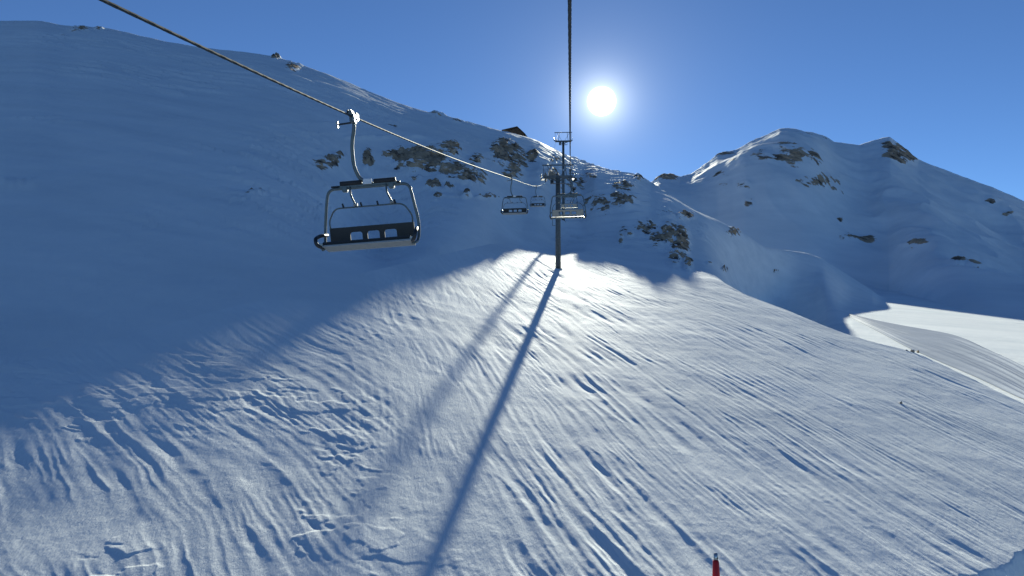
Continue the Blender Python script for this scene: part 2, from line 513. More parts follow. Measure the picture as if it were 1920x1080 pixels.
def rock_nodes(n, l, vec, s=1.0):
    """brown and grey weathered rock colour, returns colour socket and height socket"""
    a = n.new('ShaderNodeTexNoise'); a.inputs['Scale'].default_value = 0.22 * s; a.inputs['Detail'].default_value = 8; a.inputs['Roughness'].default_value = .65
    l.new(vec, a.inputs['Vector'])
    v = n.new('ShaderNodeTexVoronoi'); v.inputs['Scale'].default_value = 0.5 * s; v.feature = 'DISTANCE_TO_EDGE'
    l.new(vec, v.inputs['Vector'])
    cr = n.new('ShaderNodeValToRGB')
    e = cr.color_ramp.elements
    e[0].position = 0.36; e[0].color = (0.07, 0.058, 0.05, 1)
    e[1].position = 0.66; e[1].color = (0.60, 0.45, 0.31, 1)
    x = cr.color_ramp.elements.new(0.5); x.color = (0.42, 0.31, 0.21, 1)
    l.new(a.outputs['Fac'], cr.inputs['Fac'])
    mul = n.new('ShaderNodeMath'); mul.operation = 'MULTIPLY_ADD'; mul.inputs[1].default_value = 0.6
    l.new(a.outputs['Fac'], mul.inputs[0]); l.new(v.outputs['Distance'], mul.inputs[2])
    return cr.outputs['Color'], mul.outputs[0]


def snow_mat(name, fine, rocks=True, rs=1.0, col=(0.90, 0.94, 0.95)):
    m, n, l, b = new_mat(name)
    t = n.new('ShaderNodeTexCoord'); vec = t.outputs['Object']
    # snow: slight tonal drift between hard crust and fresh drift
    d = n.new('ShaderNodeTexNoise'); d.inputs['Scale'].default_value = 0.05 if fine else 0.01; d.inputs['Detail'].default_value = 5
    l.new(vec, d.inputs['Vector'])
    cr = n.new('ShaderNodeValToRGB')
    cr.color_ramp.elements[0].position = 0.35; cr.color_ramp.elements[1].position = 0.65
    cr.color_ramp.elements[0].color = (*[c * 0.95 for c in col], 1); cr.color_ramp.elements[1].color = (*col, 1)
    l.new(d.outputs['Fac'], cr.inputs['Fac'])
    b.inputs['Roughness'].default_value = 0.7
    b.inputs['Specular IOR Level'].default_value = 0.006
    colr = cr.outputs['Color']
    if True:
        w1 = n.new('ShaderNodeTexNoise'); w1.inputs['Scale'].default_value = 0.05 if rs > .5 else .012; w1.inputs['Detail'].default_value = 8; w1.inputs['Roughness'].default_value = .62
        wm = n.new('ShaderNodeMapping'); wm.inputs['Scale'].default_value = (0.55, 1.0, 3.2); wm.inputs['Rotation'].default_value = (0, R(-14), 0)
        l.new(vec, wm.inputs['Vector']); l.new(wm.outputs[0], w1.inputs['Vector'])
        wc = n.new('ShaderNodeValToRGB'); wc.color_ramp.elements[0].position = .32; wc.color_ramp.elements[1].position = .62
        wc.color_ramp.elements[0].color = (.87, .89, .91, 1); wc.color_ramp.elements[1].color = (1, 1, 1, 1)
        l.new(w1.outputs['Fac'], wc.inputs['Fac'])
        wx = n.new('ShaderNodeMixRGB'); wx.blend_type = 'MULTIPLY'; wx.inputs[0].default_value = 1
        l.new(colr, wx.inputs[1]); l.new(wc.outputs['Color'], wx.inputs[2]); colr = wx.outputs[0]
    # grain relief
    g1 = n.new('ShaderNodeTexNoise'); g1.inputs['Scale'].default_value = 3.4 if fine else 0.25
    g1.inputs['Detail'].default_value = 9; g1.inputs['Roughness'].default_value = 0.68
    mp = n.new('ShaderNodeMapping'); mp.inputs['Rotation'].default_value = (0, 0, R(-21)); mp.inputs['Scale'].default_value = (1.9, 0.6, 1)
    l.new(vec, mp.inputs['Vector']); l.new(mp.outputs[0], g1.inputs['Vector'])
    bp = n.new('ShaderNodeBump'); bp.inputs['Strength'].default_value = 0.8
    bp.inputs['Distance'].default_value = 0.055 if fine else 0.25
    l.new(g1.outputs['Fac'], bp.inputs['Height'])
    nor = bp.outputs[0]
    if rocks:
        at = n.new('ShaderNodeAttribute'); at.attribute_name = 'rock'
        rc, rh = rock_nodes(n, l, vec, rs)
        nz = n.new('ShaderNodeTexNoise'); nz.inputs['Scale'].default_value = 0.26 * rs; nz.inputs['Detail'].default_value = 8; nz.inputs['Roughness'].default_value = 0.62
        nm2 = n.new('ShaderNodeMapping'); nm2.inputs['Scale'].default_value = (0.8, 0.45, 1.25); nm2.inputs['Rotation'].default_value = (0, R(-24), 0)
        l.new(vec, nm2.inputs['Vector']); l.new(nm2.outputs[0], nz.inputs['Vector'])
        sm = n.new('ShaderNodeMath'); sm.operation = 'MULTIPLY_ADD'; sm.inputs[1].default_value = 0.34
        l.new(at.outputs['Fac'], sm.inputs[0]); l.new(nz.outputs['Fac'], sm.inputs[2])
        th = n.new('ShaderNodeMapRange'); th.inputs['From Min'].default_value = 0.665; th.inputs['From Max'].default_value = 0.70
        l.new(sm.outputs[0], th.inputs['Value'])
        gt = n.new('ShaderNodeMapRange'); gt.inputs['From Min'].default_value = 0.08; gt.inputs['From Max'].default_value = 0.22
        l.new(at.outputs['Fac'], gt.inputs['Value'])
        tg = n.new('ShaderNodeMath'); tg.operation = 'MULTIPLY'; l.new(th.outputs[0], tg.inputs[0]); l.new(gt.outputs[0], tg.inputs[1])
        mx = n.new('ShaderNodeMixRGB'); l.new(tg.outputs[0], mx.inputs[0]); l.new(colr, mx.inputs[1]); l.new(rc, mx.inputs[2])
        colr = mx.outputs[0]
        b2 = n.new('ShaderNodeBump'); b2.inputs['Distance'].default_value = 0.8 / rs
        l.new(tg.outputs[0], b2.inputs['Strength']); l.new(rh, b2.inputs['Height']); l.new(nor, b2.inputs['Normal'])
        nor = b2.outputs[0]
    l.new(colr, b.inputs['Base Color']); l.new(nor, b.inputs['Normal'])
    return m


def outcrop_mat(name, s):
    m, n, l, b = new_mat(name)
    t = n.new('ShaderNodeTexCoord')
    g = n.new('ShaderNodeNewGeometry')
    rc, rh = rock_nodes(n, l, g.outputs['Position'], s)
    sx = n.new('ShaderNodeSeparateXYZ'); l.new(g.outputs['Normal'], sx.inputs[0])
    nz = n.new('ShaderNodeTexNoise'); nz.inputs['Scale'].default_value = 0.9 * s; nz.inputs['Detail'].default_value = 6
    l.new(g.outputs['Position'], nz.inputs['Vector'])
    ad = n.new('ShaderNodeMath'); ad.operation = 'MULTIPLY_ADD'; ad.inputs[1].default_value = 0.9
    l.new(nz.outputs['Fac'], ad.inputs[0]); l.new(sx.outputs['Z'], ad.inputs[2])
    mr = n.new('ShaderNodeMapRange'); mr.inputs['From Min'].default_value = 1.02; mr.inputs['From Max'].default_value = 1.12
    l.new(ad.outputs[0], mr.inputs['Value'])
    mx = n.new('ShaderNodeMixRGB'); l.new(mr.outputs[0], mx.inputs[0]); l.new(rc, mx.inputs[1]); mx.inputs[2].default_value = (0.86, 0.89, 0.93, 1)
    l.new(mx.outputs[0], b.inputs['Base Color'])
    bp = n.new('ShaderNodeBump'); bp.inputs['Distance'].default_value = 0.5 / s; bp.inputs['Strength'].default_value = 0.9
    l.new(rh, bp.inputs['Height']); l.new(bp.outputs[0], b.inputs['Normal'])
    b.inputs['Roughness'].default_value = 0.9
    b.inputs['Specular IOR Level'].default_value = 0.2
    return m


M_SLOPE = snow_mat('wind_packed_snow', True, rocks=False)
M_HILL = snow_mat('hill_snow_and_rock', False, True, 1.0)
M_MTN = snow_mat('mountain_snow_and_rock', False, True, 0.12)
M_BOWL = snow_mat('smooth_snow', False, False)
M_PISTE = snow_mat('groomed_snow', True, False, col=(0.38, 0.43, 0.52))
M_ROCK = outcrop_mat('hill_rock', 1.0)
M_MROCK = outcrop_mat('mountain_rock', 0.12)
M_STEEL = plain('galvanised_steel', (0.14, 0.165, 0.165), 0.42, 0.5, 0.12, 9)
M_POLE = plain('weathered_galvanised_steel', (0.15, 0.155, 0.155), 0.55, 0.4, 0.22, 2.5)
M_DARK = plain('black_plastic', (0.018, 0.020, 0.024), 0.45, 0, 0.2, 8)
M_RUBBER = plain('rubber', (0.03, 0.03, 0.033), 0.7, 0, 0.2, 12)
M_ALU = plain('brushed_aluminium', (0.36, 0.37, 0.36), 0.4, 0.6, 0.08, 14)
M_PANEL = plain('tan_seat_shell', (0.55, 0.45, 0.33), 0.55, 0, 0.08, 6)
M_PLATE = plain('white_number_plate', (0.75, 0.76, 0.78), 0.5, 0, 0.05, 6)
M_ROPE = plain('steel_rope', (0.045, 0.055, 0.06), 0.7, 0.0, 0.4, 30)
M_ROPE.node_tree.nodes['Principled BSDF'].inputs['Specular IOR Level'].default_value = 0.12
M_ROOF = plain('dark_shingle_roof', (0.022, 0.018, 0.017), 0.8, 0, 0.3, 1.5, 0.5)
M_WOOD = plain('weathered_larch', (0.03, 0.021, 0.017), 0.75, 0, 0.3, 2.0, 0.4)
M_RED = plain('red_lacquer', (0.50, 0.012, 0.012), 0.3, 0, 0.1, 30)
M_YELLOW = plain('pale_yellow_plastic', (0.70, 0.68, 0.28), 0.5, 0, 0.08, 20)
M_CORK = plain('grey_grip_rubber', (0.08, 0.08, 0.085), 0.7, 0, 0.2, 25)

# ------------------------------------------------------------------ the ground, hill, bowl and mountain
DENSE = 1010
U = np.concatenate([np.linspace(-2.0, -0.735, 26)[:-1], np.linspace(-0.735, 0.735, DENSE), np.linspace(0.735, 2.0, 26)[1:]])
ROWS = [640, 70, 90, 110, 14, 40, 90, 90, 8]
TX, TY, TZ, SEG, INFO = build_terrain(U, ROWS)
NC = len(U)
PXB, PYB = project(TX, TY, TZ)
PX1 = INFO['PX']
seg2 = SEG[:, None] + np.zeros((1, NC), int)

near_w = np.where(seg2 == 0, 1.0, 1.0 - sstep(0, 55, TY - INFO['Y1'][None, :]))
dz = np.zeros_like(TZ)
mask_near = near_w > 0
damp = np.ones_like(TZ)
dz[mask_near] += (near_detail(TX[mask_near], TY[mask_near]) * near_w[mask_near])
# lip cut into the snow in the near right-hand corner
edge = np.interp(PXB, [1700, 1775, 1830, 1885, 1920, 2100], [1130, 1090, 1076, 1058, 1026, 950])
cut = sstep(0, 85, PYB - edge + 20 * fbm(TX / 1.5, TY / 1.5, 4, 81)) * (seg2 == 0) * sstep(1700, 1770, PXB) * sstep(20, 30, TY)
dz -= 5.0 * cut
# hill: broad undulations, wind scoops, small lips
hw = np.where((seg2 >= 1) & (seg2 <= 4), 1.0, 0.0) * (1 - sstep(1500, 1570, PXB) * 0.9) * sstep(4, 60, TY - INFO['Y1'][None, :])
hm = hw > 0
hx, hy = TX[hm], TY[hm]
hz = 0.55 * fbm(hx / 34, hy / 34, 3, 91) + 0.40 * fbm(hx / 10, hy / 12, 3, 93)
sl = fbm(hx / 16, hy / 6, 4, 95)
hz += 0.45 * sstep(0.02, 0.07, sl) * sstep(0, .3, fbm(hx / 60, hy / 60, 2, 97) + 0.05)
# benches that catch the sun high on the shoulder below the ridge
shw = sstep(960, 1030, PXB[hm]) * (1 - sstep(1170, 1230, PXB[hm])) * sstep(230, 310, hy)
ph = (TZ[hm] - 0.14 * hx) / 4.2 + 0.7 * fbm(hx / 40, hy / 40, 3, 99)
fr = ph - np.floor(ph)
hz += shw * 2.2 * (np.where(fr < 0.72, fr / 0.72, (1 - fr) / 0.28) - 0.5) * (0.4 + 0.6 * sstep(-.2, .3, fbm(hx / 25, hy / 25, 2, 101)))
dz[hm] += hz * hw[hm]
# wind lips on the hill face (px0, px1, py, height m, half-width px)
for (a_, b_, y_, h_, hwp) in ((650, 800, 259, 1.5, 3.0), (800, 860, 270, 1.2, 3.0), (20, 120, 221, 0.7, 2.5), (80, 170, 229, 0.5, 2.0), (500, 640, 232, .35, 3.0),
                              (0, 70, 345, 0.8, 8.0), (420, 520, 372, .4, 3), (540, 650, 250, .3, 3)):
    gx_ = sstep(a_ - 15, a_ + 15, PXB) * (1 - sstep(b_ - 15, b_ + 15, PXB))
    gy_ = np.exp(-((PYB - y_ - 3 * perlin(PXB / 30, PXB * 0, 5)) / hwp) ** 2)
    dz += np.where((seg2 >= 1) & (seg2 <= 3), h_ * gx_ * gy_ * (0.6 + 0.4 * perlin(PXB / 14, PYB / 4, 9)), 0)
# bowl: gentle drifts
bw = np.where(seg2 == 5, 1.0, 0.0)
dz += 0.3 * bw * fbm(TX / 60, TY / 40, 2, 103)
# mountain: ribs, gullies, rough ground
mm = seg2 >= 6
mx_, my_ = TX[mm], TY[mm]
rise = sstep(0, 500, my_ - np.broadcast_to(INFO['YF'][None, :], TY.shape)[mm])
mz = rise * (0.35 + 0.65 * sstep(1380, 1520, PXB[mm])) * (26 * fbm(mx_ / 210, my_ / 330, 4, 105) + 9 * (1 - 2 * np.abs(perlin(mx_ / 90, my_ / 160, 107))))
topfade = 1 - 0.85 * sstep(-260, -20, my_ - np.broadcast_to(INFO['Y8'][None, :], TY.shape)[mm])
dz[mm] += mz * topfade + rise * 1.8 * fbm(mx_ / 22, my_ / 22, 3, 109)

# rock that breaks through the snow
Mh = blob_mask(PXB, PYB, ROCK_HILL) * ((seg2 >= 1) & (seg2 <= 3) & (PX1[None, :] < 1560))
Mm = blob_mask(PXB, PYB, [(a_, b_, c_ * 1.15, d_ * 1.2, e_ * (.66 if c_ < 17 else .88)) for a_, b_, c_, d_, e_ in ROCK_MTN]) * (seg2 >= 6)
rock = np.zeros_like(TZ)
ih = Mh > 0.03
nh = fbm(TX[ih] / 7.0 + 0.25 * TZ[ih], TZ[ih] / 4.0, 5, 111, 0.62)
rock[ih] = Mh[ih]
im = Mm > 0.03
nm = fbm(TX[im] / 34 + 0.008 * TZ[im], TZ[im] / 18, 5, 113, 0.65)
rock[im] = Mm[im]
dz[ih] += rock[ih] * (0.3 + 2.6 * np.abs(fbm(TX[ih] / 4, TY[ih] / 9, 4, 115)) + 2.2 * sstep(0.0, 0.12, nh) * (0.5 + np.maximum(nh, 0)))
dz[im] += rock[im] * (3 + 10 * np.abs(fbm(TX[im] / 22, TY[im] / 40, 4, 117)))
TZF = TZ + dz


def ground(x, y, base=False):
    """height of the ground at a place in front of the camera"""
    u = x / y
    j = int(np.clip(np.searchsorted(U, u) - 1, 0, NC - 2)); f = (u - U[j]) / (U[j + 1] - U[j])
    Zs = TZ if base else TZF
    return float((1 - f) * np.interp(y, TY[:, j], Zs[:, j]) + f * np.interp(y, TY[:, j + 1], Zs[:, j + 1]))


def on_ground(px, py, segs):
    """where the line of sight of a pixel meets the given stretch of ground"""
    u, e = ray(px, py); u = float(u); e = float(e)
    j = int(np.clip(np.searchsorted(U, u), 0, NC - 1))
    rows = np.where(np.isin(SEG, segs))[0]
    d = TZF[rows, j] - e * TY[rows, j]
    k = np.where((d[:-1] < 0) & (d[1:] >= 0))[0]
    if len(k):
        i = rows[k[0]]
        f = -d[k[0]] / (d[k[0] + 1] - d[k[0]])
        y = TY[i, j] + f * (TY[i + 1, j] - TY[i, j])
    else:
        y = TY[rows[int(np.argmax(d))], j]
    return Vector((u * y, y, ground(u * y, y)))


nrow = len(SEG)
ii, jj = np.meshgrid(np.arange(nrow - 1), np.arange(NC - 1), indexing='ij')
fseg = SEG[1:][ii]; fpx = PX1[:-1][jj]
near_f = fseg == 0
hill_f = ((fseg == 1) & (fpx < 1400)) | ((fseg == 2) & (fpx < 1552)) | ((fseg >= 3) & (fseg <= 4) & (fpx < 1668))
mtn_f = fseg >= 6
bowl_f = ~(near_f | hill_f | mtn_f)


def grid_object(name, sel, mat, with_rock=False, extra=None):
    a = ii[sel] * NC + jj[sel]
    quads = np.stack([a, a + 1, a + NC + 1, a + NC], 1)
    used, inv = np.unique(quads, return_inverse=True)
    co = np.stack([TX.ravel()[used], TY.ravel()[used], TZF.ravel()[used]], 1)
    q = inv.reshape(-1, 4)
    rk = rock.ravel()[used]
    if extra is not None:
        eco, eq = extra
        q = np.concatenate([q, eq + len(co)]); co = np.concatenate([co, eco])
        rk = np.concatenate([rk, np.zeros(len(eco))])
    me = bpy.data.meshes.new(name)
    me.vertices.add(len(co)); me.vertices.foreach_set('co', co.astype(np.float32).ravel())
    me.loops.add(q.size); me.loops.foreach_set('vertex_index', q.astype(np.int32).ravel())
    me.polygons.add(len(q)); me.polygons.foreach_set('loop_start', np.arange(0, q.size, 4, dtype=np.int32))
    me.polygons.foreach_set('use_smooth', np.ones(len(q), bool))
    me.update(calc_edges=True)
    if with_rock:
        at = me.attributes.new('rock', 'FLOAT', 'POINT'); at.data.foreach_set('value', rk.astype(np.float32))
    o = link(name, me, mat)
    return tag(o, kind='structure')


# the slope goes on behind and below the camera
gx = np.linspace(-420, 420, 60); gy = np.concatenate([np.linspace(-420, -10, 40), np.linspace(-5, 9.4, 8)])
GX, GY = np.meshgrid(gx, gy)
GZ = near_base(GX, GY) - 0.05
na, nb = GX.shape
ai, bi = np.meshgrid(np.arange(na - 1), np.arange(nb - 1), indexing='ij')
a = (ai * nb + bi).ravel()
rear = (np.stack([GX.ravel(), GY.ravel(), GZ.ravel()], 1), np.stack([a, a + 1, a + nb + 1, a + nb], 1))
snow_slope = grid_object('snow_slope', near_f, M_SLOPE, extra=rear)
hillside = grid_object('hillside', hill_f, M_HILL, True)
snow_bowl = grid_object('snow_bowl', bowl_f, M_BOWL)
mountain = grid_object('mountain', mtn_f, M_MTN, True)
tag(snow_slope, 'wind carved snow slope under the chairlift')
tag(hillside, 'shaded snowy hillside with brown rock outcrops')
tag(snow_bowl, 'sunlit snow bowl at the foot of the mountain')
tag(mountain, 'shaded twin peaked snow mountain')

# groomed track in the bowl
def on_floor(px, py):
    u, e = ray(px, py)
    y = 20.0 / (0.10 - 0.08 * float(u) - float(e))
    return Vector((float(u) * y, y, 0))


up_e = [(1592, 590), (1640, 600), (1700, 612), (1790, 630), (1850, 655), (1920, 688), (2010, 735)]
lo_e = [(1594, 594), (1650, 622), (1700, 648), (1760, 674), (1840, 708), (1920, 748), (2010, 800)]
bm = bmesh.new()
NS, NT = 90, 56
gridv = []
for s in range(NS):
    fs = s / (NS - 1) * (len(up_e) - 1)
    k = min(int(fs), len(up_e) - 2); f = fs - k
    ix = np.arange(len(up_e)); pu, pl = np.array(up_e, float), np.array(lo_e, float); fa = np.array([fs])
    a = Vector((pchip1(ix, pu[:, 0], fa)[0], pchip1(ix, pu[:, 1], fa)[0])); b = Vector((pchip1(ix, pl[:, 0], fa)[0], pchip1(ix, pl[:, 1], fa)[0]))
    A = on_floor(a.x, a.y); B = on_floor(b.x, b.y)
    row = []
    for t in range(NT):
        ft = t / (NT - 1)
        P = A.lerp(B, ft)
        z = ground(P.x, P.y)
        ruts = 0.13 * math.sin(ft * 61 + 1.3 * math.sin(fs * 1.7)) + 0.07 * math.sin(ft * 137 + fs) + 0.20 * math.sin(ft * 17 + .8 * math.sin(fs) + .5)
        rim = min(1, ft / .06, (1 - ft) / .06)
        row.append(bm.verts.new((P.x, P.y, z + 0.10 + (0.35 + ruts) * rim)))
    gridv.append(row)
for s in range(NS - 1):
    for t in range(NT - 1):
        bm.faces.new((gridv[s][t], gridv[s + 1][t], gridv[s + 1][t + 1], gridv[s][t + 1]))
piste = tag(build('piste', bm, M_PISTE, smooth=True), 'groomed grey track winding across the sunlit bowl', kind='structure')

# ------------------------------------------------------------------ rock outcrops (pieces of the hillside and mountain)
rnd = random.Random(5)


def rock_mesh(seed, sub=3, cuts=16):
    """angular block: a ball cut by many planes, roughened"""
    r = random.Random(seed)
    bm = bmesh.new()
    bmesh.ops.create_icosphere(bm, subdivisions=sub, radius=1.0)
    planes = []
    for _ in range(cuts):
        n = Vector((r.gauss(0, 1), r.gauss(0, 1), r.gauss(0, .7))).normalized()
        planes.append((n, r.uniform(.30, .85)))
    off = r.uniform(0, 90)
    for v in bm.verts:
        p = v.co.copy()
        for n, d in planes:
            k = p.dot(n)
            if k > d:
                p -= n * (k - d)
        w = 0.22 * perlin(np.array([p.x * 2.3 + off]), np.array([p.z * 2.3 + p.y * 1.7]), seed)[0]
        w += 0.10 * perlin(np.array([p.x * 6 + off]), np.array([p.z * 6 - p.y * 5]), seed + 3)[0]
        v.co = p * (1 + w)
    me = bpy.data.meshes.new('rock_outcrop')
    bm.to_mesh(me); bm.free()
    return me


ROCKS_H = [rock_mesh(k) for k in range(7)]
ROCKS_M = [rock_mesh(40 + k) for k in range(4)]
for m_ in ROCKS_H: m_.materials.append(M_ROCK)
for m_ in ROCKS_M: m_.materials.append(M_MROCK)


def outcrop(px, py, wpx, hpx, segs, meshes, parent, sink=0.35, tilt=0.0):
    P = on_ground(px, py, segs)
    mpp = P.y / F
    o = bpy.data.objects.new('rock_outcrop', rnd.choice(meshes))
    COL.objects.link(o)
    o.parent = parent
    w, h = wpx * mpp * 0.75, hpx * mpp * 0.85
    o.scale = (w, (w + h) * 0.5, h)
    o.rotation_euler = (rnd.uniform(-.2, .2), tilt + rnd.uniform(-.15, .15), rnd.uniform(-.3, .3))
    o.location = P + Vector((0, (w + h) * 0.5 * sink, -h * 0.1))
    return o


for (bx, by, rx, ry, st) in ROCK_HILL:
    if st < .5 or by < 130 or ry < 4:
        continue
    big = rx * ry > 300
    n = 5 if rx * ry > 900 else (3 if big else 1)
    for k in range(n):
        qx = bx + (rnd.uniform(-.75, .75) * rx if n > 1 else 0); qy = by + (rnd.uniform(-.6, .6) * ry if n > 1 else 0)
        f = rnd.uniform(.38, .62) if n > 1 else rnd.uniform(.6, .9)
        outcrop(qx, qy, max(4, rx * f), max(3, ry * f * (.75 if n > 1 else 1)), [1, 2, 3], ROCKS_H, hillside, 0.28, 0.35)
for (bx, by, rx, ry, st) in ROCK_MTN:
    if st < .7 or rx < 17:
        continue
    n = 3 if rx > 25 else 1
    for k in range(n):
        qx = bx + (rnd.uniform(-.8, .8) * rx if n > 1 else 0); qy = by + (rnd.uniform(-.4, .4) * ry if n > 1 else 0)
        outcrop(qx, qy, max(4, rx * .26), max(2.2, ry * .36), [6, 7], ROCKS_M, mountain, 0.6, 0.2)

# loose boulders on the sunlit slope
for (px, py, w, h, lab) in ((1708, 659, 17, 5, 'dark snow capped boulders on the slope edge below the groomed track'),
                            (1690, 757, 8, 4, 'small lone dark stone poking out of the sunlit slope')):
    P = on_ground(px, py, [0])
    mpp = P.y / F
    root = empty('boulder', P)
    tag(root, lab, 'boulder')
    for k, (ox, f) in enumerate(((-.45, .7), (.2, 1.0), (.75, .6)) if w > 10 else ((0, 1),)):
        o = bpy.data.objects.new('stone', ROCKS_H[(k * 2 + 1) % 7]); COL.objects.link(o); o.parent = root
        q = w * mpp * .55 * f
        o.scale = (q * .7, q * .7, max(h * mpp * f, .25)); o.location = (ox * w * mpp, 0, 0.05); o.rotation_euler = (0.1, .15 * k, k * 1.3)

# ------------------------------------------------------------------ chairlift: line geometry
VX = (1070 - 960) / F
RD = Vector((VX, 1, 0)).normalized()          # uphill along the line
RL = Vector((-RD.y, RD.x, 0))                 # to the left of it
GAUGE = 4.9
_RT = [-160, -60, 0, 8, 16.5, 61, 105, 147.0, 149.0, 200, 264.0, 266.0, 330, 405]
_RZ = [-13, -3.2, 2.45, 3.45, 4.62, 11.7, 19.0, 27.35, 27.85, 43.4, 64.6, 65.2, 83, 103]


def rope_z(t):
    return float(pchip1(_RT, _RZ, np.array([t]))[0])


def rope_pt(t, left):
    p = RD * t + (RL * GAUGE if left else Vector((0, 0, 0)))
    return Vector((p.x, p.y, rope_z(t)))


LINE_AZ = math.atan2(RD.x, RD.y)
for left, lab in ((True, 'downhill steel haul rope on the left, carrying the chairs that face us'),
                  (False, 'uphill steel haul rope passing straight overhead in the middle')):
    ts = np.concatenate([np.linspace(-160, 2, 30)[:-1], np.arange(2, 60, 0.06), np.linspace(60, 405, 170)])
    SEGN = 18
    P = [rope_pt(t, left) for t in ts]
    co = []
    for i, t in enumerate(ts):
        d = (P[min(i + 1, len(P) - 1)] - P[max(i - 1, 0)]).normalized()
        b = d.cross(Vector((0, 0, 1))).normalized(); nn = b.cross(d)
        tw = 2 * math.pi * t / 0.36
        for k in range(SEGN):
            th = 2 * math.pi * k / SEGN
            r = 0.020 * (1 + (0.14 * math.cos(6 * th + tw * 1.0) if 2 < t < 60 else 0))
            co.append(P[i] + (b * math.cos(th) + nn * math.sin(th)) * r)
    fs = [(i * SEGN + k, i * SEGN + (k + 1) % SEGN, (i + 1) * SEGN + (k + 1) % SEGN, (i + 1) * SEGN + k) for i in range(len(ts) - 1) for k in range(SEGN)]
    me = bpy.data.meshes.new('haul_rope'); me.from_pydata(co, [], fs); me.update()
    o = link('haul_rope', me, M_ROPE, None, True)
    tag(o, lab, 'rope', 'chairlift haul ropes')


